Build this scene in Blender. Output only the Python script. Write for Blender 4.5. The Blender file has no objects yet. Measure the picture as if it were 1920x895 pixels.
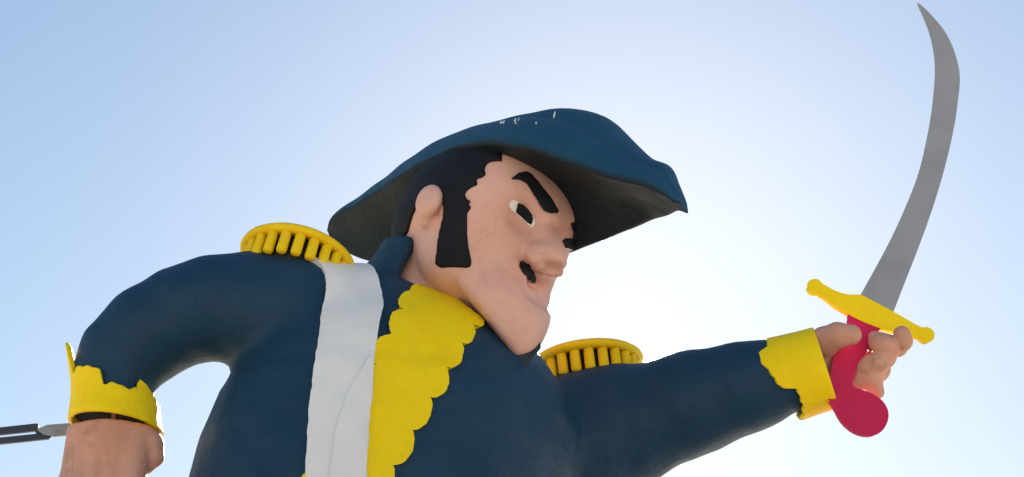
import bpy, bmesh, math, random
import numpy as np
from mathutils import Vector, Matrix
from mathutils.geometry import delaunay_2d_cdt

random.seed(3)
rng = np.random.default_rng(5)
R_ = math.radians
scene = bpy.context.scene

# ------------------------------------------------------------------ camera, sky, sun, exposure
PITCH = R_(28.0)
FPX = 2638.0                       # focal length in photo pixels (photo 1920 wide)
D0 = 9.0                           # metres to the statue's head
S = D0 / FPX                       # metres per photo pixel at that distance
CAM = np.array([0.0, 0.0, 1.6])

cam_d = bpy.data.cameras.new('camera')
cam_d.sensor_width = 36.0
cam_d.lens = 36.0 * FPX / 1920.0
cam_d.clip_end = 20000
cam_o = bpy.data.objects.new('camera', cam_d)
cam_o.location = CAM
cam_o.rotation_euler = (R_(90) + PITCH, 0, 0)
scene.collection.objects.link(cam_o)
scene.camera = cam_o

SUN_EL = R_(26.5)
SUN_AZ = R_(5.0)                   # to the right of straight ahead (+Y)
world = bpy.data.worlds.new("World")
scene.world = world
world.use_nodes = True
wn = world.node_tree.nodes
wl = world.node_tree.links
wn.clear()
sky = wn.new('ShaderNodeTexSky')
sky.sky_type = 'NISHITA'
sky.sun_disc = False
sky.sun_elevation = SUN_EL
sky.sun_rotation = SUN_AZ
sky.air_density = 1.0
sky.dust_density = 0.29
sky.ozone_density = 3.5
sky.altitude = 0
bg = wn.new('ShaderNodeBackground')
bg.inputs['Strength'].default_value = 0.05
wo = wn.new('ShaderNodeOutputWorld')
# haze shoulder: the bright sky round the sun rolls off, out = 1.33 c / (1 + 0.128 c)
den = wn.new('ShaderNodeVectorMath'); den.operation = 'MULTIPLY_ADD'
den.inputs[1].default_value = (0.128, 0.128, 0.128); den.inputs[2].default_value = (1, 1, 1)
num = wn.new('ShaderNodeVectorMath'); num.operation = 'MULTIPLY'
num.inputs[1].default_value = (1.33, 1.33, 1.33)
div = wn.new('ShaderNodeVectorMath'); div.operation = 'DIVIDE'
wl.new(sky.outputs[0], den.inputs[0]); wl.new(sky.outputs[0], num.inputs[0])
wl.new(num.outputs[0], div.inputs[0]); wl.new(den.outputs[0], div.inputs[1])
wl.new(div.outputs[0], bg.inputs[0])
wl.new(bg.outputs[0], wo.inputs[0])

sun_d = bpy.data.lights.new('sun', 'SUN')
sun_d.energy = 5.0
sun_d.angle = R_(0.5)
sun_d.color = (1.0, 0.94, 0.86)
sun_o = bpy.data.objects.new('sun', sun_d)
sd = Vector((math.sin(SUN_AZ) * math.cos(SUN_EL), math.cos(SUN_AZ) * math.cos(SUN_EL), math.sin(SUN_EL)))
sun_o.rotation_euler = sd.to_track_quat('Z', 'Y').to_euler()
sun_o.location = (0, 30, 20)
scene.collection.objects.link(sun_o)

scene.view_settings.view_transform = 'Standard'
scene.view_settings.look = 'None'
scene.view_settings.exposure = 2.0
scene.view_settings.gamma = 1.0

# ------------------------------------------------------------------ spaces
# working space: photo-pixel metric, axes x right, y up, z towards the camera, origin D0 straight ahead
cX = np.array([1.0, 0, 0])
cY = np.array([0, -math.sin(PITCH), math.cos(PITCH)])
cZ = np.array([0, -math.cos(PITCH), -math.sin(PITCH)])
ORI = CAM - cZ * D0
M3 = np.stack([cX, cY, cZ])        # rows

def to_world(P):
    return ORI + (np.asarray(P, float) @ M3) * S

def from_world(P):
    return ((np.asarray(P, float) - ORI) / S) @ M3.T

UP = np.array([0, math.cos(PITCH), -math.sin(PITCH)])      # world up in working space
TOW = np.array([0, math.sin(PITCH), math.cos(PITCH)])      # level, towards the camera
RT = np.array([1.0, 0, 0])

def Q(x, y, z=0.0):
    k = 1 - z / FPX
    return np.array([(x - 960) * k, (447.5 - y) * k, z])

def KZ(z):
    return 1 - z / FPX

# ------------------------------------------------------------------ signed distance toolkit
def smin(a, b, k):
    h = np.clip(0.5 + 0.5 * (b - a) / k, 0, 1)
    return b + (a - b) * h - k * h * (1 - h)

def smax(a, b, k):
    return -smin(-a, -b, k)

def ell(P, c, r, ax=None):
    p = P - c
    if ax is not None:
        p = p @ np.asarray(ax).T
    r = np.asarray(r, float)
    k0 = np.sqrt(((p / r) ** 2).sum(-1)) + 1e-9
    k1 = np.sqrt(((p / r ** 2).astype(float) ** 2).sum(-1)) + 1e-12
    return k0 * (k0 - 1) / k1

def rcone(P, a, b, ra, rb):
    a = np.asarray(a, float); b = np.asarray(b, float)
    ab = b - a
    t = np.clip(((P - a) @ ab) / (ab @ ab), 0, 1)
    return np.linalg.norm(P - a - t[..., None] * ab, axis=-1) - (ra + (rb - ra) * t)

def chain(P, pts, rad, k=8.0):
    d = None
    for i in range(len(pts) - 1):
        e = rcone(P, pts[i], pts[i + 1], rad[i], rad[i + 1])
        d = e if d is None else smin(d, e, k)
    return d

def catmull(pts, n):
    pts = np.asarray(pts, float)
    P = np.vstack([2 * pts[0] - pts[1], pts, 2 * pts[-1] - pts[-2]])
    m = len(pts) - 1
    out = []
    for u in np.linspace(0, m, n):
        i = min(int(u), m - 1); t = u - i
        a, b, c, d = P[i], P[i + 1], P[i + 2], P[i + 3]
        out.append(0.5 * ((2 * b) + (-a + c) * t + (2 * a - 5 * b + 4 * c - d) * t * t + (-a + 3 * b - 3 * c + d) * t ** 3))
    return np.array(out)

def catmull_closed(pts, per):
    pts = np.asarray(pts, float); n = len(pts)
    out = []
    for i in range(n):
        a, b, c, d = pts[i - 1], pts[i], pts[(i + 1) % n], pts[(i + 2) % n]
        for t in np.arange(per) / per:
            out.append(0.5 * ((2 * b) + (-a + c) * t + (2 * a - 5 * b + 4 * c - d) * t * t + (-a + 3 * b - 3 * c + d) * t ** 3))
    return np.array(out)

def ell_stack(P, pts, ra, rb, A, B):
    """tube of elliptical sections along a polyline: half axes ra along A, rb along B"""
    pts = np.asarray(pts, float); A = np.asarray(A); B = np.asarray(B)
    best = None
    for i in range(len(pts) - 1):
        a = pts[i]; ab = pts[i + 1] - a
        n = np.cross(A, B); n = n / np.linalg.norm(n)
        t = np.clip(((P - a) @ n) / (ab @ n), 0, 1)
        c = a + t[..., None] * ab
        q = P - c
        qa = ra[i] + (ra[i + 1] - ra[i]) * t
        qb = rb[i] + (rb[i + 1] - rb[i]) * t
        x = q @ A; y = q @ B; w = q @ n
        rm = np.minimum(qa, qb)
        k0 = np.sqrt((x / qa) ** 2 + (y / qb) ** 2 + (w / rm) ** 2) + 1e-9
        k1 = np.sqrt((x / qa ** 2) ** 2 + (y / qb ** 2) ** 2 + (w / rm ** 2) ** 2) + 1e-12
        d = k0 * (k0 - 1) / k1
        best = d if best is None else smin(best, d, 30.0)
    return best

def poly_sd(p, poly):
    """signed distance (negative inside) of 2D points to a polygon"""
    poly = np.asarray(poly, float)
    d = np.full(len(p), 1e18); s = np.ones(len(p))
    n = len(poly)
    for i in range(n):
        a = poly[i]; b = poly[i - 1]
        e = b - a; w = p - a
        t = np.clip((w @ e) / (e @ e), 0, 1)
        q = w - t[:, None] * e
        d = np.minimum(d, (q * q).sum(1))
        c1 = p[:, 1] >= a[1]; c2 = p[:, 1] < b[1]; c3 = e[0] * w[:, 1] > e[1] * w[:, 0]
        flip = (c1 & c2 & c3) | (~c1 & ~c2 & ~c3)
        s = np.where(flip, -s, s)
    return s * np.sqrt(d)

def eval_grid(fn, X, Y, Z):
    nx, ny, nz = len(X), len(Y), len(Z)
    V = np.empty((nx, ny, nz), np.float32)
    step = max(1, int(200000 / (ny * nz)))
    for i in range(0, nx, step):
        g = np.stack(np.meshgrid(X[i:i + step], Y, Z, indexing='ij'), -1).reshape(-1, 3)
        V[i:i + step] = fn(g).reshape(-1, ny, nz)
    return V

def surface_nets(fn, lo, hi, h, refine=2):
    X = np.arange(lo[0], hi[0] + h, h); Y = np.arange(lo[1], hi[1] + h, h); Z = np.arange(lo[2], hi[2] + h, h)
    V = eval_grid(fn, X, Y, Z)
    nx, ny, nz = V.shape
    B = V < 0
    cs = np.zeros((nx - 1, ny - 1, nz - 1), np.int8)
    for i in (0, 1):
        for j in (0, 1):
            for k in (0, 1):
                cs += B[i:nx - 1 + i, j:ny - 1 + j, k:nz - 1 + k]
    act = (cs > 0) & (cs < 8)
    idx = np.full(act.shape, -1, np.int64)
    ci = np.argwhere(act)
    idx[act] = np.arange(len(ci))
    acc = np.zeros((len(ci), 3)); cnt = np.zeros(len(ci))
    co = [(i, j, k) for i in (0, 1) for j in (0, 1) for k in (0, 1)]
    for a in range(8):
        for b in range(a + 1, 8):
            da = np.abs(np.array(co[a]) - np.array(co[b]))
            if da.sum() != 1:
                continue
            va = V[tuple((ci + co[a]).T)]; vb = V[tuple((ci + co[b]).T)]
            m = (va < 0) != (vb < 0)
            t = np.where(m, va / np.where(m, va - vb, 1), 0)
            p = np.array(co[a]) + t[:, None] * (np.array(co[b]) - np.array(co[a]))
            acc += np.where(m[:, None], p, 0); cnt += m
    verts = (ci + acc / cnt[:, None]) * h + np.array([X[0], Y[0], Z[0]])
    faces = []
    for ax in range(3):
        o1, o2 = [(1, 2), (2, 0), (0, 1)][ax]
        sl0 = [slice(None)] * 3; sl1 = [slice(None)] * 3
        sl0[ax] = slice(0, -1); sl1[ax] = slice(1, None)
        a = B[tuple(sl0)]; b = B[tuple(sl1)]
        e = np.argwhere(a != b)
        e = e[(e[:, o1] > 0) & (e[:, o2] > 0) & (e[:, o1] < V.shape[o1] - 1) & (e[:, o2] < V.shape[o2] - 1)]
        ins = a[tuple(e.T)]
        u1 = np.zeros(3, int); u1[o1] = 1
        u2 = np.zeros(3, int); u2[o2] = 1
        q = np.stack([idx[tuple((e - u1 - u2).T)], idx[tuple((e - u2).T)], idx[tuple(e.T)], idx[tuple((e - u1).T)]], 1)
        q = np.where(ins[:, None], q, q[:, ::-1])
        faces.append(q)
    faces = np.concatenate(faces)
    for _ in range(refine):
        d, n = sdf_grad(fn, verts, h * 0.25)
        verts = verts - np.clip(d, -h, h)[:, None] * n * 0.9
    return verts, faces

def sdf_grad(fn, P, e=1.0):
    P = np.asarray(P, float)
    d = fn(P)
    g = np.stack([fn(P + np.eye(3)[i] * e) - fn(P - np.eye(3)[i] * e) for i in range(3)], 1)
    ln = np.linalg.norm(g, axis=1, keepdims=True) + 1e-12
    slope = (ln[:, 0] / (2 * e)).clip(0.5, 2)
    return d / slope, g / ln

EYE = np.array([0, 0, FPX])
def project(fn, xy, z0=600.0, steps=90):
    """photo points carried along the sight line on to a surface"""
    xy = np.asarray(xy, float)
    dirs = np.stack([xy[:, 0] - 960, 447.5 - xy[:, 1], np.full(len(xy), -FPX)], 1)
    dirs /= np.linalg.norm(dirs, axis=1, keepdims=True)
    t = np.full(len(xy), FPX - z0)
    bt = t.copy(); bd = np.full(len(xy), 1e9)
    for _ in range(steps):
        P = EYE + dirs * t[:, None]
        d = fn(P)
        m = d < bd
        bd = np.where(m, d, bd); bt = np.where(m, t, bt)
        t = t + np.where(d < 0.3, 0, np.maximum(d * 0.7, 0.3))
        t = np.minimum(t, FPX + 1500)
    P = EYE + dirs * bt[:, None]
    for _ in range(5):
        d, n = sdf_grad(fn, P)
        P = P - d[:, None] * n
    return P

# ------------------------------------------------------------------ object helpers
def link(o):
    scene.collection.objects.link(o)
    return o

def base_of(o):
    b = np.zeros(3)
    while o is not None:
        b = b + np.array(o.location)
        o = o.parent
    return b

def make_mesh(name, verts, faces, smooth=True):
    me = bpy.data.meshes.new(name)
    me.from_pydata([tuple(map(float, v)) for v in verts], [], [tuple(int(i) for i in f) for f in faces])
    me.validate()
    if smooth:
        me.polygons.foreach_set('use_smooth', [True] * len(me.polygons))
    me.update()
    return me

def part(name, verts_work, faces, mat, parent=None, smooth=True, world=False, fix=False, angle=None):
    V = np.asarray(verts_work, float) if world else to_world(verts_work)
    V = V - base_of(parent)
    me = make_mesh(name, V, faces, smooth)
    if fix:
        bm = bmesh.new(); bm.from_mesh(me)
        bmesh.ops.recalc_face_normals(bm, faces=bm.faces)
        bm.to_mesh(me); bm.free()
    if angle is not None:
        me.set_sharp_from_angle(angle=R_(angle))
    me.materials.append(mat)
    o = link(bpy.data.objects.new(name, me))
    o.parent = parent
    return o

def thing(name, label, cat, loc, group=None):
    o = link(bpy.data.objects.new(name, None))
    o.empty_display_size = 0.3
    o.location = loc
    o['label'] = label; o['category'] = cat
    if group:
        o['group'] = group
    return o

def densify(poly, step):
    out = []
    n = len(poly)
    for i in range(n):
        a = np.asarray(poly[i], float); b = np.asarray(poly[(i + 1) % n], float)
        m = max(1, int(np.ceil(np.linalg.norm(b - a) / step)))
        for k in range(m):
            out.append(a + (b - a) * k / m)
    return np.array(out)

def tri_poly(poly, step):
    """triangulate a polygon with inner grid points -> verts2d, tris, boundary index loop"""
    B = densify(poly, step)
    lo = B.min(0); hi = B.max(0)
    gx, gy = np.meshgrid(np.arange(lo[0], hi[0], step), np.arange(lo[1], hi[1], step))
    G = np.stack([gx.ravel(), gy.ravel()], 1)
    G = G[poly_sd(G, B) < -step * 0.55]
    pts = np.vstack([B, G])
    nb = len(B)
    r = delaunay_2d_cdt([Vector(p) for p in pts], [(i, (i + 1) % nb) for i in range(nb)], [], 1, 1e-5)
    v2 = np.array([tuple(v) for v in r[0]])
    tris = [tuple(f) for f in r[2]]
    # boundary = edges used once
    ed = {}
    for f in tris:
        for i in range(3):
            e = (f[i], f[(i + 1) % 3])
            ed[e] = 1
    bnd = [e for e in ed if (e[1], e[0]) not in ed]
    return v2, tris, bnd

def shell(P, N, tris, bnd, t_out, t_in, bevel=0.0):
    """a relief plate lying on a surface: outer sheet, inner sheet, rim"""
    n = len(P)
    out = P + N * t_out
    if bevel > 0:
        mid = P + N * (t_out - bevel)
        # pull boundary of the outer sheet inwards
        nxt = {a: b for a, b in bnd}; prv = {b: a for a, b in bnd}
        o2 = out.copy()
        for a in nxt:
            tan = P[nxt[a]] - P[prv.get(a, a)]
            tan = tan / (np.linalg.norm(tan) + 1e-9)
            inn = np.cross(N[a], tan)
            o2[a] = out[a] + inn * bevel * BEV_SIGN
        V = np.vstack([o2, P - N * t_in, mid])
    else:
        V = np.vstack([out, P - N * t_in])
    F = [f for f in tris] + [tuple(i + n for i in f[::-1]) for f in tris]
    for a, b in bnd:
        if bevel > 0:
            F.append((b, a, a + 2 * n, b + 2 * n)); F.append((b + 2 * n, a + 2 * n, a + n, b + n))
        else:
            F.append((b, a, a + n, b + n))
    return V, F
BEV_SIGN = -1.0

def rough_edge(poly, step, amp):
    B = densify(poly, step)
    n = len(B); t = np.arange(n)
    for ax in (0, 1):
        B[:, ax] += amp * (0.7 * np.sin(t * 0.9 + ax * 2) * np.sin(t * 0.23 + 1) + rng.uniform(-.7, .7, n))
    return B

def patch(name, fn, poly, step, mat, parent, t_out=3.0, t_in=3.0, bevel=1.2, mirror=None, angle=50, jit=0.5):
    v2, tris, bnd = tri_poly(rough_edge(poly, step, jit), step)
    P = project(fn, v2)
    _, N = sdf_grad(fn, P)
    # orientation: triangles counter-clockwise seen from the camera (photo y runs down)
    a, b, c = (np.array([P[f[i]] for f in tris]) for i in range(3))
    s = np.einsum('ij,ij->i', np.cross(b - a, c - a), np.array([N[f[0]] for f in tris])).sum()
    if s < 0:
        tris = [f[::-1] for f in tris]; bnd = [(b_, a_) for a_, b_ in bnd]
    V, F = shell(P, N, tris, bnd, t_out, t_in, bevel)
    o = part(name, V, F, mat, parent, fix=True, angle=angle)
    if mirror is not None:
        P2 = mirror(P)
        for _ in range(6):
            d2, N2 = sdf_grad(fn, P2)
            P2 = P2 - d2[:, None] * N2
        tr2 = [f[::-1] for f in tris]; bn2 = [(b_, a_) for a_, b_ in bnd]
        V2, F = shell(P2, N2, tr2, bn2, t_out, t_in, bevel)
        F = [f[::-1] for f in F]
        o2 = part(name, V2, [f[::-1] for f in F], mat, parent, fix=True, angle=angle)
        return o, o2
    return o

def slab(name, poly, mat, parent, place, thick, bevel=1.5, front=0.0):
    """a flat board cut to an outline: place(x, y, w) maps outline point and depth to working space"""
    v2, tris, bnd = tri_poly(poly, 9.0)
    n = len(v2)
    P = np.array([place(x, y) for x, y in v2])
    N = np.tile(place.normal, (n, 1))
    a, b, c = (np.array([P[f[i]] for f in tris]) for i in range(3))
    s = np.einsum('ij,ij->i', np.cross(b - a, c - a), np.array([N[f[0]] for f in tris])).sum()
    if s < 0:
        tris = [f[::-1] for f in tris]; bnd = [(b_, a_) for a_, b_ in bnd]
    V, F = shell(P, N, tris, bnd, front, thick - front, bevel)
    return part(name, V, F, mat, parent, fix=True, angle=40)

# ------------------------------------------------------------------ materials
def paint(name, col, col2=None, rough=0.5, bump=0.15, speck=0.0, speck_col=(0.03, 0.025, 0.02), scale=3.0, spec=0.5, brush=0.0, cracks=0.0, smudge=0.0, smudge_col=None, speck_scale=22, smudge_scale=3.2):
    m = bpy.data.materials.new(name); m.use_nodes = True
    nt = m.node_tree; N = nt.nodes; L = nt.links
    b = N['Principled BSDF']
    tc = N.new('ShaderNodeTexCoord')
    n1 = N.new('ShaderNodeTexNoise'); n1.inputs['Scale'].default_value = scale; n1.inputs['Detail'].default_value = 6; n1.inputs['Roughness'].default_value = 0.6
    L.new(tc.outputs['Object'], n1.inputs['Vector'])
    cr = N.new('ShaderNodeMapRange'); cr.inputs[1].default_value = 0.35; cr.inputs[2].default_value = 0.68
    L.new(n1.outputs['Fac'], cr.inputs[0])
    mix = N.new('ShaderNodeMix'); mix.data_type = 'RGBA'
    mix.inputs[6].default_value = (*col, 1); mix.inputs[7].default_value = (*(col2 or col), 1)
    L.new(cr.outputs[0], mix.inputs[0])
    last = mix.outputs[2]
    if speck > 0:
        n2 = N.new('ShaderNodeTexNoise'); n2.inputs['Scale'].default_value = speck_scale; n2.inputs['Detail'].default_value = 8; n2.inputs['Roughness'].default_value = 0.7
        L.new(tc.outputs['Object'], n2.inputs['Vector'])
        c2 = N.new('ShaderNodeMapRange'); c2.inputs[1].default_value = 0.66; c2.inputs[2].default_value = 0.76; c2.inputs[4].default_value = speck
        L.new(n2.outputs['Fac'], c2.inputs[0])
        mx = N.new('ShaderNodeMix'); mx.data_type = 'RGBA'; mx.inputs[7].default_value = (*speck_col, 1)
        L.new(c2.outputs[0], mx.inputs[0]); L.new(last, mx.inputs[6]); last = mx.outputs[2]
    if smudge > 0:
        sm1 = N.new('ShaderNodeTexNoise'); sm1.inputs['Scale'].default_value = smudge_scale; sm1.inputs['Detail'].default_value = 10; sm1.inputs['Roughness'].default_value = 0.72; sm1.inputs['Distortion'].default_value = 0.6
        L.new(tc.outputs['Object'], sm1.inputs['Vector'])
        s1 = N.new('ShaderNodeMapRange'); s1.inputs[1].default_value = 0.54; s1.inputs[2].default_value = 0.72; s1.inputs[4].default_value = smudge
        L.new(sm1.outputs['Fac'], s1.inputs[0])
        mx = N.new('ShaderNodeMix'); mx.data_type = 'RGBA'; mx.inputs[7].default_value = (*(smudge_col or [c * .55 for c in col]), 1)
        L.new(s1.outputs[0], mx.inputs[0]); L.new(last, mx.inputs[6]); last = mx.outputs[2]
    if cracks > 0:
        n3 = N.new('ShaderNodeTexVoronoi'); n3.feature = 'DISTANCE_TO_EDGE'; n3.inputs['Scale'].default_value = 5.0
        dn = N.new('ShaderNodeTexNoise'); dn.inputs['Scale'].default_value = 7; dn.inputs['Detail'].default_value = 4
        ad = N.new('ShaderNodeMix'); ad.data_type = 'RGBA'; ad.inputs[0].default_value = 0.25
        L.new(tc.outputs['Object'], dn.inputs['Vector'])
        L.new(tc.outputs['Object'], ad.inputs[6]); L.new(dn.outputs['Color'], ad.inputs[7]); L.new(ad.outputs[2], n3.inputs['Vector'])
        c3 = N.new('ShaderNodeMapRange'); c3.inputs[1].default_value = 0.0; c3.inputs[2].default_value = 0.012; c3.inputs[3].default_value = cracks; c3.inputs[4].default_value = 0.0
        L.new(n3.outputs['Distance'], c3.inputs[0])
        ms = N.new('ShaderNodeMath'); ms.operation = 'MULTIPLY'
        cr3 = N.new('ShaderNodeMapRange'); cr3.inputs[1].default_value = 0.5; cr3.inputs[2].default_value = 0.62
        L.new(n1.outputs['Fac'], cr3.inputs[0]); L.new(cr3.outputs[0], ms.inputs[0]); L.new(c3.outputs[0], ms.inputs[1])
        mx = N.new('ShaderNodeMix'); mx.data_type = 'RGBA'; mx.inputs[7].default_value = (*speck_col, 1)
        L.new(ms.outputs[0], mx.inputs[0]); L.new(last, mx.inputs[6]); last = mx.outputs[2]
    L.new(last, b.inputs['Base Color'])
    n4 = N.new('ShaderNodeTexNoise'); n4.inputs['Scale'].default_value = 9; n4.inputs['Detail'].default_value = 9; n4.inputs['Roughness'].default_value = 0.62
    L.new(tc.outputs['Object'], n4.inputs['Vector'])
    rr = N.new('ShaderNodeMapRange'); rr.inputs[3].default_value = rough - 0.12; rr.inputs[4].default_value = rough + 0.14
    L.new(n4.outputs['Fac'], rr.inputs[0]); L.new(rr.outputs[0], b.inputs['Roughness'])
    bp = N.new('ShaderNodeBump'); bp.inputs['Strength'].default_value = bump; bp.inputs['Distance'].default_value = 0.05
    hgt = n4.outputs['Fac']
    if brush > 0:
        mp = N.new('ShaderNodeMapping'); mp.inputs['Scale'].default_value = (38, 38, 5); mp.inputs['Rotation'].default_value = (0.2, 0.3, 0)
        n5 = N.new('ShaderNodeTexNoise'); n5.inputs['Scale'].default_value = 1.0; n5.inputs['Detail'].default_value = 5
        L.new(tc.outputs['Object'], mp.inputs['Vector']); L.new(mp.outputs['Vector'], n5.inputs['Vector'])
        ad2 = N.new('ShaderNodeMath'); ad2.operation = 'MULTIPLY_ADD'; ad2.inputs[1].default_value = brush * 0.5
        L.new(n5.outputs['Fac'], ad2.inputs[0]); L.new(hgt, ad2.inputs[2]); hgt = ad2.outputs[0]
    L.new(hgt, bp.inputs['Height'])
    L.new(bp.outputs['Normal'], b.inputs['Normal'])
    b.inputs['Specular IOR Level'].default_value = spec
    return m

M_NAVY = paint('navy_paint', (0.0070, 0.036, 0.076), (0.012, 0.048, 0.094), rough=0.55, bump=0.3, speck=0.9, speck_col=(0.001, 0.006, 0.014), speck_scale=13, scale=1.6, spec=0.22, brush=0.5, smudge=0.6, smudge_col=(0.020, 0.056, 0.092), smudge_scale=2.6)
M_HAT = paint('hat_paint', (0.015, 0.064, 0.120), (0.022, 0.078, 0.140), rough=0.52, bump=0.3, speck=0.6, speck_col=(0.003, 0.008, 0.016), scale=2.0, spec=0.10, brush=0.5, smudge=0.5, smudge_col=(0.026, 0.085, 0.145), smudge_scale=2.6)
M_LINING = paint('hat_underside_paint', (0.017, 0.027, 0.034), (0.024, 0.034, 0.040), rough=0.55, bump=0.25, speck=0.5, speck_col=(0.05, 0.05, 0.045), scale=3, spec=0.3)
M_SKIN = paint('skin_paint', (0.74, 0.43, 0.355), (0.68, 0.36, 0.285), rough=0.5, bump=0.16, speck=0.5, speck_col=(0.36, 0.13, 0.10), scale=2.2, spec=0.35, cracks=0.35, brush=0.3, smudge=0.4, smudge_col=(0.48, 0.21, 0.15), smudge_scale=2.4)
M_HAND = paint('hand_paint', (0.66, 0.345, 0.25), (0.54, 0.26, 0.175), rough=0.55, bump=0.25, speck=0.7, speck_col=(0.20, 0.08, 0.06), scale=4, spec=0.3, brush=0.3, smudge=0.6, smudge_col=(0.24, 0.10, 0.07), smudge_scale=7.0)
M_BLACK = paint('black_paint', (0.008, 0.009, 0.013), (0.012, 0.013, 0.018), rough=0.6, bump=0.12, spec=0.15)
M_WHITE = paint('white_paint', (0.80, 0.785, 0.765), (0.77, 0.75, 0.72), rough=0.5, bump=0.2, speck=0.35, speck_col=(0.40, 0.38, 0.35), brush=0.6, smudge=0.2, smudge_col=(0.45, 0.43, 0.40))
M_EYE = paint('eye_white_paint', (0.86, 0.86, 0.85), (0.82, 0.82, 0.80), rough=0.45, bump=0.05)
M_YEL = paint('yellow_paint', (0.95, 0.69, 0.004), (0.93, 0.63, 0.003), rough=0.6, spec=0.18, bump=0.25, speck=0.6, speck_col=(0.92, 0.86, 0.45), scale=4, speck_scale=60, brush=0.4, smudge=0.2, smudge_col=(0.60, 0.36, 0.02))
M_YEL2 = paint('old_yellow_paint', (0.88, 0.62, 0.007), (0.82, 0.53, 0.006), rough=0.6, spec=0.2, bump=0.25, speck=0.5, speck_col=(0.30, 0.17, 0.02), scale=4, cracks=0.4)
M_RED = paint('red_paint', (0.60, 0.015, 0.085), (0.54, 0.012, 0.07), rough=0.55, spec=0.25, bump=0.15, speck=0.4, speck_col=(0.2, 0.01, 0.03))
M_BLADE = paint('blade_paint', (0.31, 0.31, 0.32), (0.27, 0.27, 0.285), rough=0.45, bump=0.1, speck=0.6, speck_col=(0.14, 0.13, 0.13), speck_scale=40, brush=0.5, smudge=0.3, smudge_col=(0.2, 0.19, 0.19))
M_DARK = paint('dark_gap', (0.012, 0.012, 0.012), rough=0.8)
M_METAL = paint('dark_metal', (0.02, 0.028, 0.04), (0.03, 0.035, 0.04), rough=0.5)
M_GREY = paint('weathered_metal', (0.30, 0.30, 0.29), (0.22, 0.17, 0.12), rough=0.5, scale=8)
M_STONE = paint('plinth_stone', (0.36, 0.34, 0.30), (0.28, 0.26, 0.23), rough=0.8, bump=0.3)
M_BOUNCE_CUT = paint('bounce_cut_dark', (0.060, 0.060, 0.060), (0.045, 0.045, 0.046), rough=0.85, bump=0.3, scale=1.5)
M_GROUND = paint('pale_sand', (0.58, 0.50, 0.38), (0.52, 0.44, 0.33), rough=0.85, bump=0.3, scale=0.5)

# ------------------------------------------------------------------ ground
GN = 48
gx = np.concatenate([-np.geomspace(9000, 20, GN // 2), [0], np.geomspace(20, 9000, GN // 2)])
gv = [(x, y, 0.0) for y in gx for x in gx]
n = len(gx)
gf = [(j * n + i, j * n + i + 1, (j + 1) * n + i + 1, (j + 1) * n + i) for j in range(n - 1) for i in range(n - 1)]
ground = part('ground', gv, gf, M_GROUND, None, smooth=False, world=True)
ground['kind'] = 'structure'
ground['label'] = 'pale sandy ground around the statue'

AN = 96
av = [(0.4 + math.cos(2 * math.pi * i / AN) * 8.0, 7.5 + math.sin(2 * math.pi * i / AN) * 8.0, 0.004) for i in range(AN)]
bounce_disc = part('bounce_cut_disc', av, [tuple(range(AN))], M_BOUNCE_CUT, None, smooth=False, world=True)  # unseen dark disc, added to weaken ground light on the statue's undersides
bounce_disc['kind'] = 'structure'
bounce_disc['label'] = 'round dark disc added around the plinth to cut bounce light'

# ------------------------------------------------------------------ frames
# head: f forward, s to his right, u up (turned 50 deg to his left of the camera, nodded 18 deg down)
def frame(yaw, nod):
    a = R_(yaw); c = R_(nod)
    F0 = math.sin(a) * RT + math.cos(a) * TOW
    Rr = -math.cos(a) * RT + math.sin(a) * TOW
    F = F0 * math.cos(c) - UP * math.sin(c)
    U = UP * math.cos(c) + F0 * math.sin(c)
    return np.stack([F, Rr, U])
HF = frame(50, 18)
HO = Q(898, 437, 0)

def to_head(P):
    return (P - HO) @ HF.T

def head_pt(f, s, u):
    return HO + np.array([f, s, u]) @ HF

def fit_pt(f, s, u):
    w = np.array([f, s, u]) @ HF
    return Q(898 + w[0], 437 - w[1], w[2])

def mirror_head(V, off=16, du=0):
    h = to_head(V); h[:, 1] = -h[:, 1] - off; h[:, 2] += du
    return HO + h @ HF

TF = frame(37, 0)                  # torso frame: forward, his right, up
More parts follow.
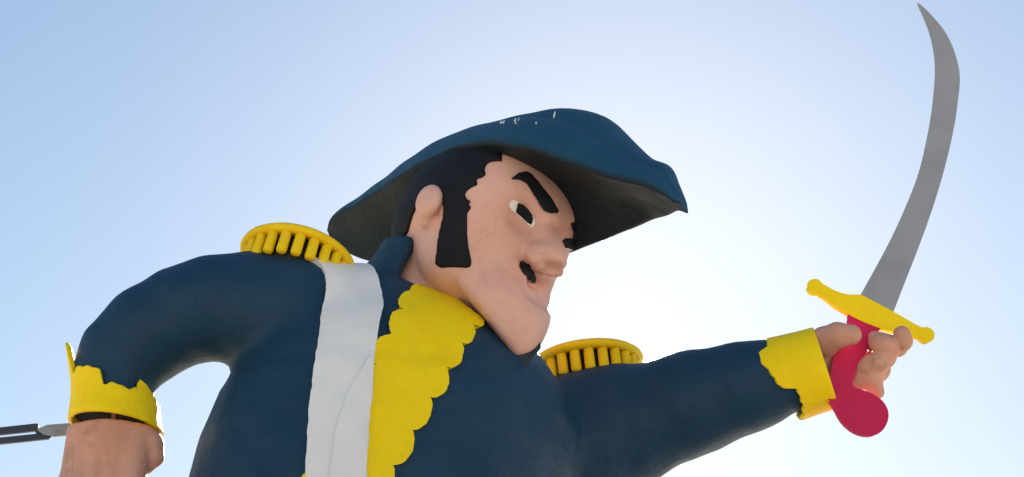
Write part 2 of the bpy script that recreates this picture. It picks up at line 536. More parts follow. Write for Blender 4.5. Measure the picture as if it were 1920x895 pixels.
# ------------------------------------------------------------------ head
MOUTH = None
LIP = None
def mouth_axis(p, grow):
    rr = [x + grow for x in (7.5, 8, 6.5, 4, 1.5)]
    return chain(p, MOUTH, rr, 5)
def head_sdf_local(p):
    p0 = p; p = p.copy(); p[:, 1] = np.abs(p[:, 1])
    d = ell(p, np.array([5, 0, 40]), (172, 138, 128))                       # skull
    fore = ell(p, np.array([52, 52, 50]), (113, 86, 116))
    d = smin(d, fore, 20)
    occ = ell(p, np.array([-62, 0, -18]), (112, 118, 88))
    d = smin(d, occ, 30)
    face = ell(p, np.array([70, 0, -20]), (98, 126, 140))
    d = smin(d, face, 40)
    jaw = rcone(p, (20, 58, -72), (108, 36, -142), 70, 64)                  # cheeks and jaw
    d = smin(d, jaw, 40)
    chin = ell(p, np.array([126, 0, -176]), (70, 74, 80))
    d = smin(d, chin, 26)
    muz = ell(p, np.array([98, 0, -72]), (60, 58, 52))                      # upper lip block
    d = smin(d, muz, 30)
    brow = rcone(p, (147, 0, 30), (122, 75, 50), 26, 26)
    d = smin(d, brow, 26)
    sock = ell(p, np.array([178, 62, 2]), (32, 40, 30))                      # shallow eye hollow
    d = smax(d, -sock, 22)
    notch = chain(p0, [(156, -92, -96), (177, -48, -101), (193, 0, -104), (202, 28, -107)], (28, 34, 33, 20), 6)
    d = smax(d, -notch, 9)
    keel = (0.46 * p[:, 1] - 0.888 * (p[:, 2] + 186 + 0.57 * np.clip(p[:, 0] - 80, 0, 400))) * 0.9
    d = smax(d, np.minimum(keel, p[:, 0] + 20), 15)
    nose = rcone(p, (158, 0, 8), (192, 0, -38), 21, 26)
    tip = ell(p, np.array([180, 0, -50]), (44, 40, 28))
    nose = smin(nose, tip, 8)
    nose = smax(nose, (p - np.array([200, 0, -66])) @ np.array([0.30, 0.0, -0.954]), 5)
    d = smin(d, nose, 8)
    if LIP is not None:
        d = smin(d, chain(p, LIP, (6, 9, 9, 7), 5), 6)
    if MOUTH is not None:
        d = smax(d, -mouth_axis(p0, 1.5), 4)
        e = np.array(MOUTH[-1]); e2 = e * np.array([1, -1, 1]) + np.array([-4, -20, 4])
        lipline = chain(p0, [e, (e[0] + 3, 0, e[2] - 6), e2], (5, 8, 8), 4)
        d = smax(d, -lipline, 7)
    neck = rcone(p, (-60, 0, -50), (-92, 0, -290), 102, 114)
    d = smin(d, neck, 14)
    return d

def ear_sdf_local(p):
    q = p.copy(); q[:, 1] = np.abs(q[:, 1])
    e = ell(q, np.array([13, 151, 2]), (29, 17, 32))
    l = ell(q, np.array([6, 138, -28]), (15, 14, 17))
    return smin(e, l, 10)

def head_sdf(P):
    return head_sdf_local(to_head(P))

def head_full(P):
    p = to_head(P)
    return smin(head_sdf_local(p), ear_sdf_local(p), 4)

def nets_part(name, fn, lo, hi, h, mat, parent, smooth=True):
    v, f = surface_nets(fn, lo, hi, h)
    return part(name, v, f, mat, parent)

_l = to_head(project(head_sdf, np.array([(992, 475), (1003, 486), (1010, 497), (1014, 506)], float)))
LIP = [tuple(v) for v in _l - np.array([0, 0, 0])]
_m = to_head(project(head_sdf, np.array([(982, 497), (990, 507), (999, 518), (1006, 529), (1012, 539)], float)))
SMOOTH_HEAD = None
MOUTH = [tuple(v) for v in _m]
def mouth_sdf(P):
    global MOUTH
    p = to_head(P)
    m = mouth_axis(p, 2.5)
    keep, MOUTH = MOUTH, None
    h = head_sdf_local(p)
    MOUTH = keep
    return np.maximum(np.maximum(m, h + 4.0), -(h + 16))

# statue base: find where the feet stand
HIP = Q(690, 1120, 300)
hipw = to_world(HIP)
PLINTH_TOP = 1.15
base_xy = (float(hipw[0]), float(hipw[1]))
statue = thing('statue', 'giant painted statue of a navy officer in blue coat and cocked hat', 'statue', (base_xy[0], base_xy[1], PLINTH_TOP))

head = nets_part('head', head_full, np.array([620, 60, -360]) * 0 + HO + np.array([-330, -400, -330]), HO + np.array([330, 260, 330]), 6.5, M_SKIN, statue)

# ---- hair as a raised skin over the skull: side-view outline (f, u) worked out from photo points
def hpx(pts):
    P = project(head_sdf, np.array(pts, float))
    h = to_head(P)
    return h[:, [0, 2]]
front_px = [(943, 280), (942, 303), (928, 303), (921, 304), (912, 309), (909, 318), (911, 328), (905, 333), (893, 337), (896, 347), (884, 352),
            (875, 359), (872, 366), (875, 373), (883, 378), (879, 384), (884, 389), (876, 401), (876, 440), (878, 462), (884, 490), (883, 500), (876, 503),
            (827, 503), (819, 498), (822, 460), (826, 436), (832, 410), (834, 390), (826, 372)]
fr = hpx(front_px)
hair_poly = np.vstack([[(fr[0][0] + 6, 200)], fr, [(-28, 18), (-48, -12), (-60, -42), (-92, -64), (-300, -92), (-300, 300), (40, 300)]])
def hair_sdf(P):
    p = to_head(P)
    q = p.copy(); q[:, 1] = np.abs(q[:, 1])
    d0 = head_sdf_local(p)
    d = np.maximum(d0 - 5.0, -(d0 + 5.0))
    m = np.abs(d0) < 26
    pd = np.full(len(p), 30.0)
    if m.any():
        pd[m] = poly_sd(p[m][:, [0, 2]], hair_poly)
    return np.where(m, smax(d, pd, 2.0), np.abs(d0))
hv, hf = surface_nets(hair_sdf, HO + np.array([-240, -140, -240]), HO + np.array([220, 230, 240]), 3.4, refine=1)
hair = part('hair', hv, hf, M_BLACK, head)

# ---- painted features in low relief
def zz(pts, ox, oy, k):
    return [(ox + x / k, oy + y / k) for x, y in pts]
brow_poly = zz([(233, 163), (262, 143), (290, 136), (308, 146), (345, 190), (385, 240), (414, 288), (410, 297), (385, 298), (360, 283), (335, 245), (310, 205), (290, 178), (265, 165)], 850, 260, 2.132)
eye_poly = zz([(222, 265), (228, 250), (240, 246), (262, 255), (285, 272), (308, 292), (322, 318), (325, 340), (316, 356), (300, 346), (275, 322), (245, 296), (230, 284)], 850, 260, 2.132)
pup_poly = zz([(258, 253), (275, 262), (298, 280), (314, 303), (317, 320), (309, 346), (296, 336), (270, 312), (248, 292), (253, 272)], 850, 260, 2.132)
mouth_poly = zz([(264, 505), (268, 490), (278, 485), (292, 492), (308, 512), (322, 540), (336, 566), (340, 584), (325, 570), (300, 552), (275, 538), (263, 525)], 850, 260, 2.132)
patch('eyebrow', head_sdf, brow_poly, 5, M_BLACK, head, 4, 3, 1.2, lambda V: mirror_head(V, 64))
patch('eye', head_sdf, eye_poly, 5, M_EYE, head, 2.5, 3, 1.0, lambda V: mirror_head(V, 34, -8))
patch('pupil', head_sdf, pup_poly, 5, M_BLACK, head, 4.2, 0, 1.0, lambda V: mirror_head(V, 34, -8))
mc = HO + np.mean(_m, 0) @ HF
nets_part('mouth', mouth_sdf, mc - 75, mc + 75, 2.2, M_BLACK, head)

# ------------------------------------------------------------------ hat (lofted fore and aft in the head's frame)
# f, ridge u, near (s, u), far (s, u)
HAT = np.array([
    (-390, 16, 4, 8, 4, 2),
    (-372, 38, 22, 24, 12, -14),
    (-345, 58, 33, 36, 20, -24),
    (-300, 87, 44, 44, 32, -35),
    (-230, 126, 66, 64, 60, -36),
    (-150, 174, 98, 81, 102, -28),
    (-70, 207, 116, 105, 122, -14),
    (10, 218, 131, 125, 127, -4),
    (100, 234, 143, 131, 124, 6),
    (170, 243, 142, 126, 116, 18),
    (250, 230, 122, 115, 110, 38),
    (330, 186, 94, 96, 98, 58),
    (400, 143, 76, 83, 76, 62),
    (448, 128, 62, 77, 50, 60),
    (472, 102, 52, 70, 38, 54),
    (494, 77, 40, 60, 28, 46),
    (509, 60, 30, 50, 18, 40)], float)
st = catmull(HAT, 97)
rings = []
for (f, ut, wn_, un, wf, uf) in st:
    um = 0.5 * (un + uf) + 26 * math.exp(-((f - 140) / 95.0) ** 2)
    hN = ut - un; hF = ut - uf
    e = min(1.0, wn_ / 60.0)
    pts = [(0, ut), (0.34 * wn_, ut - 0.13 * hN), (0.50 * wn_, ut - 0.37 * hN), (0.74 * wn_, un + 0.52 * hN), (0.92 * wn_, un + 0.22 * hN + 3 * e),
           (wn_, un + 3 * e), (0.99 * wn_, un - 7 * e), (0.92 * wn_, un - 13 * e), (0.45 * wn_, um + 0.35 * (un - um)), (0, um), (-0.45 * wf, um + 0.4 * (uf - um)), (-0.86 * wf, uf - 4 * e),
           (-0.98 * wf, uf - 4 * e), (-wf, uf + 3 * e), (-0.93 * wf, uf + 0.14 * hF + 3 * e), (-0.78 * wf, uf + 0.42 * hF), (-0.58 * wf, ut - 0.30 * hF), (-0.32 * wf, ut - 0.09 * hF)]
    ring = catmull_closed(pts, 5)
    rings.append([fit_pt(f, s, u) for s, u in ring])
rn = len(rings[0])
hatV = np.array(rings).reshape(-1, 3)
hatF = []
for i in range(len(rings) - 1):
    for j in range(rn):
        hatF.append((i * rn + j, i * rn + (j + 1) % rn, (i + 1) * rn + (j + 1) % rn, (i + 1) * rn + j))
hatF.append(tuple(range(rn))[::-1]); hatF.append(tuple((len(rings) - 1) * rn + j for j in range(rn)))
hatV = hatV + np.array([0, 1, 0]) * (np.sin(hatV @ np.array([.05, .03, .04])) * 0.7 + np.sin(hatV @ np.array([-.02, .03, .05]) + 1) * 0.7 + np.sin(hatV @ np.array([.06, -.02, .03]) + 2) * .4)[:, None]
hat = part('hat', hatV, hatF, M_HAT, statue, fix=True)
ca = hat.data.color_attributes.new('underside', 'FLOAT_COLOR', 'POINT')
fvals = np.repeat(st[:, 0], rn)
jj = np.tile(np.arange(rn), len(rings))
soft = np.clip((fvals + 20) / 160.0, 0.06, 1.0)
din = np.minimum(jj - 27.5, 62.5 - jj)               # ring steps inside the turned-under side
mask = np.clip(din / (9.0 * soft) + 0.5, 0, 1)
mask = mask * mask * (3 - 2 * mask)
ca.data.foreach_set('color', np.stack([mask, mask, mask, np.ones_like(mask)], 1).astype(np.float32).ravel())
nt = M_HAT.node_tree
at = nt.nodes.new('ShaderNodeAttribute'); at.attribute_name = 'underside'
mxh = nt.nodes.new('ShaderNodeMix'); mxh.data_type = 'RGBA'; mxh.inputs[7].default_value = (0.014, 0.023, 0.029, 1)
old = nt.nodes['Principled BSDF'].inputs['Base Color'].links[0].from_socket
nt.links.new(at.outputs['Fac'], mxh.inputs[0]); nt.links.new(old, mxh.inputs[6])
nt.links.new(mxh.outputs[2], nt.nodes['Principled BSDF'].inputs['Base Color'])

from mathutils.bvhtree import BVHTree
_bvh = BVHTree.FromPolygons([tuple(v) for v in hatV], hatF)
def hat_mark(name, poly, mat, t=0.8, step=3.0):
    v2, tris, bnd = tri_poly(poly, step)
    P = []; N = []
    for x, y in v2:
        d = Vector((x - 960, 447.5 - y, -FPX)).normalized()
        loc, nrm, _, _ = _bvh.ray_cast(Vector(EYE), d)
        if loc is None:
            return
        if nrm.dot(d) > 0: nrm = -nrm
        P.append(loc); N.append(nrm)
    P = np.array(P); N = np.array(N)
    V, F = shell(P, N, tris, bnd, t, 1.5)
    return part(name, V, F, mat, hat, fix=True)
for poly in ([(1039.5, 207), (1042, 206), (1041, 213), (1038.5, 218), (1037, 217)], [(939, 224.5), (942, 223), (941, 227), (937, 229)], [(944, 224), (947, 222.5), (946, 226), (943, 229), (942, 228)],
             [(966, 219.5), (969, 219), (967, 224), (964, 226), (964, 223)], [(973, 218), (975, 217.5), (973, 222), (971, 224)], [(966, 227), (969, 226.5), (968, 229), (966, 229)], [(1004, 226), (1007, 226), (1006, 229), (1004, 229)]):
    hat_mark('paint_streak', [(x, y + 3.5) for x, y in poly], M_WHITE)

# ------------------------------------------------------------------ coat: torso and both sleeves in one skin
L_ = -TF[1]; F_ = TF[0]
near_arm = [Q(552, 592, 175), Q(470, 580, 195), Q(395, 576, 212), Q(340, 592, 224), Q(283, 623, 236), Q(236, 666, 252), Q(214, 706, 270), Q(212, 772, 304)]
near_rad = [112 * .92, 104 * .92, 92 * .91, 89 * .9, 86 * .9, 79 * .9, 69 * .9, 68 * .885]
far_arm = [Q(1010, 862, -60), Q(1080, 832, -75), Q(1150, 806, -75), Q(1300, 756, -45), Q(1400, 726, -20), Q(1545, 684, 5)]
far_rad = [128, 132, 118, 95, 81, 66]
trap = [Q(552, 592, 185), Q(690, 612, 130), Q(785, 655, 70)]
trap_r = [100, 96, 86]
torso_c = [Q(815, 696, 40), Q(790, 745, 85), Q(770, 790, 128), Q(738, 865, 168), Q(712, 935, 210), Q(695, 1000, 250), Q(680, 1100, 300), Q(672, 1200, 350)]
torso_a = [150, 236, 335, 335, 325, 315, 310, 330]
torso_b = [110, 180, 222, 238, 240, 238, 232, 240]
na_dir = (near_arm[-1] - near_arm[-2]); na_dir /= np.linalg.norm(na_dir)
fa_dir = (far_arm[-1] - far_arm[-2]); fa_dir /= np.linalg.norm(fa_dir)
_W = rng.normal(size=(14, 3)); _W /= np.linalg.norm(_W, axis=1, keepdims=True)
_L = np.geomspace(45, 260, 14); _PH = rng.uniform(0, 6.28, 14)
def lumps(P, amp):
    o = np.zeros(len(P))
    for w, l, ph in zip(_W, _L, _PH):
        o += np.sin(P @ w * (2 * math.pi / l) + ph) * (l / 260.0) ** 0.6
    return o * amp * 0.4

def coat_sdf(P):
    d = ell_stack(P, torso_c, torso_a, torso_b, L_, F_)
    a = chain(P, near_arm, near_rad, 22)
    a = smax(a, (P - near_arm[-1]) @ na_dir, 5)
    t = chain(P, trap, trap_r, 20)
    d = smin(d, t, 40)
    d = smin(d, a, 26)
    b = chain(P, far_arm, far_rad, 26)
    b = smax(b, (P - far_arm[-1]) @ fa_dir, 5)
    d = smin(d, b, 30) + lumps(P, 1.7)
    return d
coat = nets_part('coat', coat_sdf, np.array([-960, -900, -420]), np.array([640, 60, 700]), 9, M_NAVY, statue)

# standing collar round the nape
def collar_sdf(P):
    p = to_head(P)
    ax = rcone(p, (-60, 0, -50), (-92, 0, -290), 102, 114)
    d = np.abs(ax - 16 - 0.32 * np.clip(-75 - p[:, 2], 0, 200)) - 13
    q = np.abs(p[:, 1])
    top = -62 + 10 * np.clip(q / 120, 0, 1) - 0.0 * p[:, 0]
    d = smax(d, p[:, 2] - top, 10)
    d = smax(d, (p[:, 0] + 38) * 0.97 + (p[:, 2] + 100) * 0.10, 12)
    d = smax(d, -(p[:, 2] + 300), 8)
    return d
collar = nets_part('collar', collar_sdf, HO + np.array([-330, -420, -260]), HO + np.array([120, 60, 260]), 6.5, M_NAVY, coat)

def chest_sdf(P):
    return np.minimum(coat_sdf(P), rcone(to_head(P), (-60, 0, -50), (-92, 0, -290), 102, 114))

sash_poly = zz([(25, 12), (45, 20), (90, 50), (106, 80), (110, 110), (112, 150), (108, 200), (102, 265), (95, 330), (75, 450), (60, 560), (48, 700), (42, 800), (40, 900), (36, 1150),
                (270, 1150), (264, 900), (266, 800), (270, 720), (279, 640), (285, 600), (289, 520), (292, 455), (295, 420), (300, 370), (312, 310), (322, 260), (329, 220), (330, 180), (325, 145), (315, 110), (305, 82), (290, 60), (265, 46), (240, 40), (150, 22), (80, 8)], 560, 480, 2.158)
patch('sash', coat_sdf, sash_poly, 11, M_WHITE, statue, 9, 4, 3.0, jit=1.3)
crease = zz([(289, 425), (262, 455), (240, 500), (200, 570), (172, 650), (150, 740), (136, 810), (128, 895), (124, 980), (128, 980), (133, 895), (141, 810), (155, 740), (177, 650), (205, 572), (245, 505), (266, 460)], 560, 480, 2.158)
fold_poly = zz([(292, 418), (262, 458), (242, 500), (202, 570), (174, 650), (152, 740), (138, 810), (130, 895), (122, 1150), (269, 1150), (263, 900), (265, 800), (269, 720), (278, 640), (284, 600), (288, 520), (291, 455)], 560, 480, 2.158)
patch('sash_fold', coat_sdf, fold_poly, 11, M_WHITE, statue, 12.5, -4, 2.0, jit=0.8)
lapel_poly = zz([(450, 150), (455, 138), (485, 120), (520, 132), (560, 150), (600, 172), (640, 195), (672, 217), (700, 240), (722, 258), (735, 272), (736, 290), (722, 294), (700, 284), (686, 276), (696, 295), (700, 315), (697, 335), (688, 352), (672, 359), (655, 356), (636, 345),
                 (646, 362), (652, 385), (650, 410), (644, 432), (630, 449), (610, 459), (594, 459), (580, 450), (590, 470), (594, 495), (592, 520), (584, 545), (570, 562), (545, 573), (520, 573), (525, 592), (526, 620), (520, 650), (508, 675), (490, 692), (468, 703), (445, 705),
                 (452, 725), (454, 750), (450, 785), (440, 808), (420, 830), (395, 844), (370, 850), (374, 870), (374, 900), (360, 960), (340, 1010), (330, 1150), (258, 1150), (262, 895), (270, 720), (279, 640), (285, 600), (290, 520), (292, 455), (325, 455), (316, 449), (305, 438), (299, 420), (298, 400), (302, 380), (312, 362), (330, 345), (348, 337), (362, 335), (385, 330), (376, 322), (369, 305), (366, 285), (371, 263), (384, 245), (402, 235), (430, 232), (416, 225), (407, 212), (406, 195), (413, 178), (428, 165), (446, 157), (466, 158)], 560, 480, 2.158)
patch('lapel', chest_sdf, lapel_poly, 9, M_YEL, statue, 8, 4, 3.0, jit=1.0)
patch('sash_badge', coat_sdf, [(556, 925), (566, 900), (574, 890), (584, 889), (600, 900), (600, 935)], 6, M_YEL, statue, 5, 3, 2)

# ------------------------------------------------------------------ epaulettes
def revolve(profile, c, e1, e2, n, seg=72, arc=None):
    V = []; F = []
    m = len(profile)
    for i in range(seg):
        t = 2 * math.pi * i / seg
        dr = math.cos(t) * e1 + math.sin(t) * e2
        for r, h in profile:
            V.append(c + dr * r + n * h)
    for i in range(seg):
        j = (i + 1) % seg
        for k in range(m - 1):
            F.append((i * m + k, j * m + k, j * m + k + 1, i * m + k + 1))
    return V, F

def tassel_mesh(name, e1, e2, n, r, ln):
    prof = [(0.01, 0), (r * 0.9, 0), (r, -4), (r * 1.02, -ln * 0.5), (r * 1.04, -ln * 0.86), (r * 0.85, -ln * 0.97), (r * 0.45, -ln), (0.01, -ln)]
    V, F = revolve(prof, np.zeros(3), e1, e2, n, 12)
    me = make_mesh(name, (np.array(V) @ M3) * S, F)
    bm = bmesh.new(); bm.from_mesh(me)
    bmesh.ops.remove_doubles(bm, verts=bm.verts, dist=0.0004)
    bmesh.ops.recalc_face_normals(bm, faces=bm.faces)
    bm.to_mesh(me); bm.free()
    return me

def epaulette(c, e1, ang, R, count, phase, lab):
    e1 = np.array(e1, float); e1 /= np.linalg.norm(e1)
    e2 = np.array([0, math.sin(R_(ang)), math.cos(R_(ang))]); e2 -= e1 * (e1 @ e2); e2 /= np.linalg.norm(e2)
    n = np.cross(e2, e1); n /= np.linalg.norm(n)
    if n[1] < 0: n = -n
    k = R / 112.0
    prof = [(0.5, 18), (50, 16), (88, 9), (104, 3), (110, -2), (112, -7), (110, -12), (105, -15), (98, -15), (90, -12), (60, -10), (0.5, -10)]
    V, F = revolve([(r * k, h * k) for r, h in prof], c, e1, e2, n)
    ep = part('epaulette', V, F, M_YEL2, statue, fix=True)
    ep['label'] = lab
    V, F = revolve([(0.5, -8), (83 * k, -8), (83 * k, -66 * k), (0.5, -66 * k)], c, e1, e2, n)
    part('pad', V, F, M_DARK, ep, fix=True, angle=40)
    me = tassel_mesh('tassel', e1, e2, n, 9.7 * k, 46 * k)
    me.materials.append(M_YEL2)
    b = base_of(statue)
    for i in range(count):
        t = phase + 2 * math.pi * i / count
        p = c + (math.cos(t) * e1 + math.sin(t) * e2) * 94 * k - n * 12 * k
        o = link(bpy.data.objects.new('tassel', me))
        o.parent = ep
        o.location = Vector(to_world(p) - b)
    return ep
epaulette(Q(560, 482, 130), (.98, -.19, 0), 36, 110 * KZ(130), 22, 0.05, 'yellow fringed epaulette above the white sash')
epaulette(Q(1099, 676, -200), (.992, .10, 0), 27, 107 * KZ(-190), 22, 0.12, 'yellow fringed epaulette under the chin')

# ------------------------------------------------------------------ cuffs
def cuff(c, e1, e2, n, r0, r1, th, heights, lab, lip=0.0, flare=0.0):
    """open band of thickness th: lower ring radius r0, upper ring radius r1, ragged upper edge"""
    ks = sorted(heights)
    seg = 180; rows = 7
    V = []; F = []
    for i in range(seg):
        t = 360.0 * i / seg
        ts = np.array([k for k, _ in ks]); hs = np.array([h for _, h in ks])
        h = np.interp(t, ts, hs, period=360) + 2.4 * math.sin(t * .31 + 1) * math.sin(t * .083) + 1.5 * math.sin(t * .173) + rng.uniform(-.5, .5)
        dr = math.cos(R_(t)) * e1 + math.sin(R_(t)) * e2
        prof = []
        for k in range(rows):
            v = k / (rows - 1)
            hh = v * h
            rr = r0 + (r1 - r0) * min(hh / 80.0, 1.6) + lip * (1 - v) ** 3 + flare * max(0.0, hh - 55) / 60
            prof.append((rr, hh))
        outer = [(r, hh) for r, hh in prof]
        inner = [(r - th, hh) for r, hh in prof[::-1]]
        loop = [(outer[0][0] - th * .25, outer[0][1] - th * .3)] + outer + [(outer[-1][0] - th * .5, outer[-1][1] + th * .3)] + inner + [(inner[-1][0] + th * .25, inner[-1][1] - th * .3)]
        for r, hh in loop:
            V.append(c + dr * r + n * hh)
    m = len(loop)
    for i in range(seg):
        j = (i + 1) % seg
        for k in range(m):
            F.append((i * m + k, j * m + k, j * m + (k + 1) % m, i * m + (k + 1) % m))
    o = part('cuff', V, F, M_YEL, statue, fix=True, angle=55)
    o['label'] = lab
    return o

def unit(v):
    v = np.asarray(v, float); return v / np.linalg.norm(v)

zc = 318
kc = KZ(zc)
e1 = unit((.994, -.10, 0)); e2 = TOW - e1 * (TOW @ e1); e2 = unit(e2); nn = np.cross(e2, e1)
nn = nn if nn[1] > 0 else -nn
cuff(Q(217, 800, zc), e1, e2, unit(nn + np.array([-0.2, 0, 0])), 84 * kc, 82 * kc, 8,
     [(0, 42), (15, 46), (32, 60), (47, 66), (50, 48), (70, 47), (97, 48), (99, 70), (120, 76), (138, 79), (147, 70), (152, 84), (160, 122), (168, 134), (186, 134), (196, 110), (206, 62), (225, 50), (270, 48), (320, 44)],
     'ragged yellow cuff above the lowered fist', 4, 12)
V, F = revolve([(0.5, 3), (60, 3), (60, -3), (0.5, -3)], near_arm[-1] + na_dir * 2, unit(np.cross(na_dir, TOW)), unit(np.cross(na_dir, np.cross(na_dir, TOW))), na_dir)
part('sleeve_end_shade', V, F, M_DARK, statue, fix=True, angle=40)  # near-black disc stands in for the shade inside the cuff

ad = fa_dir
f2 = unit(TOW * 0 + np.array([0, 0, 1.0]) - ad * ad[2]); f1 = np.cross(f2, ad); f1 = f1 if f1[1] > 0 else -f1
cuff(Q(1546, 690, 6), f1, f2, -ad, 77, 83, 9,
     [(0, 84), (26, 86), (35, 106), (60, 103), (76, 90), (90, 84), (93, 82), (97, 60), (112, 56), (124, 57), (150, 64), (180, 70), (220, 76), (300, 82)],
     'ragged yellow cuff on the outstretched arm', 2)

# ------------------------------------------------------------------ hands
def fist_sdf(P):
    z = 318
    d = None
    wr = [(168, 796), (195, 788), (228, 788), (258, 798)]
    kn = [(137, 905), (176, 914), (214, 914), (246, 902)]
    tp = [(146, 990), (180, 1002), (216, 1002), (246, 985)]
    for i in range(4):
        a = Q(*wr[i], z); b = Q(*kn[i], z + 58)
        m = rcone(P, a, b, 37 if i in (1, 2) else 34, 22)
        d = m if d is None else smin(d, m, 6)
    for i in range(4):
        b = Q(*kn[i], z + 58); c = Q(*tp[i], z + 90); e = Q(tp[i][0] + 8, tp[i][1] - 10, z + 10); g = Q(tp[i][0] + 6, tp[i][1] - 75, z - 20)
        f = chain(P, [b, c, e, g], (23, 21, 19, 17), 6)
        d = smin(d, f, 7)
    th = chain(P, [Q(262, 806, z), Q(283, 834, z + 16), Q(288, 857, z + 22), Q(276, 876, z + 30)], (27, 20, 16, 11), 6)
    d = smin(d, th, 4)
    wrist = rcone(P, Q(212, 775, z - 15), Q(214, 810, z), 62, 60)
    d = smin(d, wrist, 18)
    top = (P - Q(214, 779, z + 62)) @ UP
    d = smax(d, top, 5)
    rod = rcone(P, Q(213, 730, z - 25), Q(213, 800, z), 4, 4)
    return np.minimum(d, rod)
lowered = nets_part('hand', fist_sdf, Q(200, 890, 318) + np.array([-130, -190, -110]), Q(200, 890, 318) + np.array([130, 200, 120]), 4.5, M_HAND, statue)
lowered['label'] = 'lowered hand closed in a fist'

def grip_hand_sdf(P):
    palm = rcone(P, Q(1530, 678, -34), Q(1590, 690, -40), 54, 40)
    back = rcone(P, Q(1590, 690, -40), Q(1640, 690, -24), 34, 30)
    d = smin(palm, back, 14)
    th = chain(P, [Q(1548, 640, 22), Q(1570, 629, 42), Q(1596, 628, 46)], (29, 23, 19), 8)
    web = rcone(P, Q(1546, 640, 14), Q(1544, 674, 4), 20, 14)
    d = smin(d, smin(th, web, 10), 9)
    idx = chain(P, [Q(1640, 640, -18), Q(1682, 650, 6), Q(1692, 640, 22), Q(1691, 627, 26)], (20, 19, 18, 16), 5)
    k1 = ell(P, Q(1659, 648, 22), (31, 21, 22), [unit((.93, -.3, 0)), unit((.3, .93, 0)), (0, 0, 1)])
    k2 = ell(P, Q(1644, 680, 24), (39, 21, 22), [unit((.93, .36, 0)), unit((-.36, .93, 0)), (0, 0, 1)])
    k3 = rcone(P, Q(1612, 700, 14), Q(1642, 698, 16), 17, 20)
    k4 = chain(P, [Q(1600, 716, 14), Q(1634, 712, 22), Q(1644, 735, 26)], (14, 20, 14), 5)
    f = smin(idx, k1, 4); f = smin(f, k2, 3); f = smin(f, k3, 6); f = smin(f, k4, 3)
    return smin(d, f, 5)
raised = nets_part('hand', grip_hand_sdf, Q(1610, 680, 0) + np.array([-140, -110, -90]), Q(1610, 680, 0) + np.array([130, 110, 100]), 3.2, M_HAND, statue)
raised['label'] = 'raised hand closed around the sword grip'

# ------------------------------------------------------------------ sabre: a flat cut-out sword held in the raised hand
class Plane:
    def __init__(self, origin, normal):
        self.o = origin; self.normal = normal
    def __call__(self, x, y):
        d = np.array([x - 960, 447.5 - y, -FPX]); d = d / np.linalg.norm(d)
        t = ((self.o - EYE) @ self.normal) / (d @ self.normal)
        return EYE + d * t
SW_N = unit(TOW + 0.10 * RT + 0.05 * UP)
SW = Plane(Q(1610, 680, 20), SW_N)
sword_loc = to_world(SW(1600, 720))
_cz = project(coat_sdf, np.array([(985, 688)], float))[0]
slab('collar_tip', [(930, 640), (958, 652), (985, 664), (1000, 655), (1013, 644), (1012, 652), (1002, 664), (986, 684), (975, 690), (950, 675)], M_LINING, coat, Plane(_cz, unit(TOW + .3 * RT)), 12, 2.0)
sabre = thing('sabre', 'curved grey sabre with yellow crossguard and crimson grip in the raised hand', 'sword', tuple(sword_loc))
def splz(pts, per=5, ox=0, oy=0, k=1.0):
    return [tuple(p) for p in catmull(zz(pts, ox, oy, k), per * (len(pts) - 1) + 1)]
bl_r = splz([(1721, 5), (1741.5, 24), (1768, 55), (1785, 87), (1795.6, 121), (1799, 149), (1795.6, 187), (1788.6, 235.6), (1774.8, 298), (1757.5, 360), (1736.7, 422.6), (1716, 478), (1691.6, 540), (1670, 596)], 4)
bl_l = splz([(1608, 566), (1614, 554), (1643, 502), (1674, 443), (1702, 381), (1722.8, 325.6), (1736.7, 270), (1747, 215), (1752.6, 166), (1754.7, 124.7), (1751, 90), (1743.6, 59), (1733, 31), (1721, 5)], 4)
slab('blade', bl_r + bl_l[:-1], M_BLADE, sabre, SW, 6, 1.0)
guard = splz([(325, 134), (306, 120), (300, 100), (310, 80), (332, 71), (352, 76), (365, 90), (400, 112), (440, 132), (500, 148), (560, 150), (600, 170), (640, 190), (710, 228), (760, 255), (820, 290), (862, 310), (885, 308), (908, 320), (918, 342), (908, 365), (885, 374), (862, 366), (845, 352), (815, 345), (770, 335), (720, 322), (660, 305), (580, 275), (510, 240), (440, 200), (390, 160), (352, 136)], 3, 1400, 500, 2.632)
slab('crossguard', guard, M_YEL, sabre, SW, 13, 2.5, 4.0)
grip = splz([(508, 236), (500, 262), (512, 290), (530, 330), (520, 380), (470, 410), (440, 440), (428, 480), (420, 545), (385, 590), (390, 625), (430, 690), (470, 760), (520, 806), (570, 828), (620, 830), (660, 808), (686, 765), (690, 720), (672, 680), (640, 650), (590, 625), (520, 600), (512, 580), (530, 520), (560, 460), (592, 400), (622, 340), (657, 300), (660, 285), (600, 265)], 3, 1400, 500, 2.632)
slab('grip', grip, M_RED, sabre, SW, 13, 3.0, 2.0)

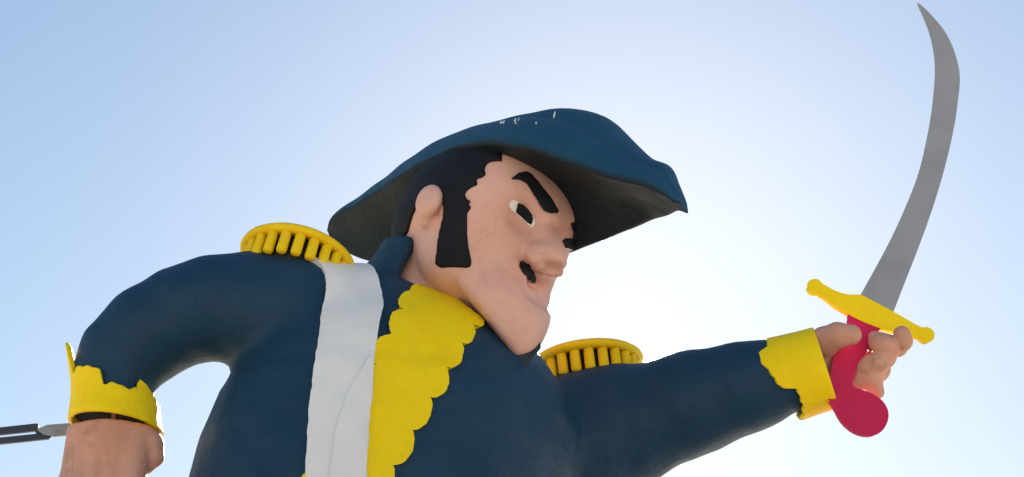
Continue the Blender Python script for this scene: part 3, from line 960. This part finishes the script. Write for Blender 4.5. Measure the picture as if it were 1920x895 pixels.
# ------------------------------------------------------------------ below the frame: coat skirt ends, legs, boots, plinth
def leg(px, dxw, dyw, lab=None):
    b = base_of(statue)
    top = hipw + np.array([px, 0.0, -0.15])
    zt = top[2]; zb = PLINTH_TOP
    knee = np.array([hipw[0] + px + dxw * .55, hipw[1] + dyw * .55, zb + (zt - zb) * .48])
    foot = np.array([hipw[0] + px + dxw, hipw[1] + dyw, zb + 0.18])
    def ring_tube(name, pts, rad, mat):
        V = []; F = []
        for p, r in zip(pts, rad):
            for i in range(28):
                t = 2 * math.pi * i / 28
                V.append(p + np.array([math.cos(t) * r, math.sin(t) * r, 0]))
        for i in range(len(pts) - 1):
            for j in range(28):
                F.append((i * 28 + j, i * 28 + (j + 1) % 28, (i + 1) * 28 + (j + 1) % 28, (i + 1) * 28 + j))
        F.append(tuple(range(28))[::-1]); F.append(tuple((len(pts) - 1) * 28 + j for j in range(28)))
        return part(name, V, F, mat, statue, world=True, fix=True)
    cs = catmull([top, (top + knee) / 2, knee], 9)
    ring_tube('leg', cs, np.linspace(.46, .33, 9), M_WHITE)
    cb = catmull([knee + (top - knee) * .1, knee, (knee + foot) / 2, foot - np.array([0, 0, .16])], 13)
    ring_tube('boot', cb, [.37, .36, .34, .33, .33, .32, .32, .31, .29, .27, .26, .27, .28], M_BLACK)
leg(-0.52, -0.15, 0.0)
leg(0.55, 0.35, -0.15)

b3 = np.array([base_xy[0], base_xy[1], 0.0])
plinth = thing('plinth', 'square stone plinth the statue stands on', 'plinth', tuple(b3))
def block(name, x, y, z0, z1, bev, mat, parent):
    bm = bmesh.new()
    bmesh.ops.create_cube(bm, size=1.0)
    for v in bm.verts:
        v.co = Vector((v.co.x * x, v.co.y * y, z0 + (v.co.z + .5) * (z1 - z0)))
    bmesh.ops.bevel(bm, geom=bm.edges[:], offset=bev, segments=2, affect='EDGES')
    me = bpy.data.meshes.new(name); bm.to_mesh(me); bm.free()
    me.materials.append(mat)
    o = link(bpy.data.objects.new(name, me)); o.parent = parent
    return o
block('footing', 3.0, 3.0, 0.0, 0.25, .03, M_STONE, plinth)
block('shaft', 2.5, 2.5, 0.25, 0.95, .03, M_STONE, plinth)
block('cap', 2.8, 2.8, 0.95, PLINTH_TOP, .04, M_STONE, plinth)

# ------------------------------------------------------------------ twin-bar metal arm behind the lowered fist
ZA = -500.0
AP = Plane(Q(60, 810, ZA), unit(TOW))
arm_loc = to_world(AP(-260, 830))
metal_arm = thing('metal_arm', 'dark twin-bar metal arm with tapered grey end behind the lowered fist', 'metal arm', (float(arm_loc[0]), float(arm_loc[1]), 0.0))
slab('upper_bar', [(-300, 835), (66, 795), (70, 795), (71, 806), (64, 807.5), (-300, 847)], M_METAL, metal_arm, AP, 9, 1.0)
slab('lower_bar', [(-300, 852), (70, 814), (93, 817), (92, 822), (-300, 863)], M_METAL, metal_arm, AP, 9, 1.0)
slab('link_plate', [(63, 796), (71, 796), (72, 804), (80, 815), (95, 817), (92, 821), (70, 820)], M_METAL, metal_arm, AP, 7, 1.0, -1.0)
slab('tapered_end', [(70, 805), (80, 803), (88, 799), (128, 796), (175, 792), (175, 810), (128, 814), (100, 816.5), (84, 814)], M_GREY, metal_arm, AP, 12, 2.5, 1.0)
pz = float(to_world(AP(-260, 838))[2])
bm = bmesh.new()
bmesh.ops.create_cone(bm, cap_ends=True, segments=24, radius1=.09, radius2=.06, depth=pz + .2, matrix=Matrix.Translation((0, 0, (pz + .2) / 2)))
me = bpy.data.meshes.new('post'); bm.to_mesh(me); bm.free(); me.materials.append(M_METAL)
o = link(bpy.data.objects.new('post', me)); o.parent = metal_arm
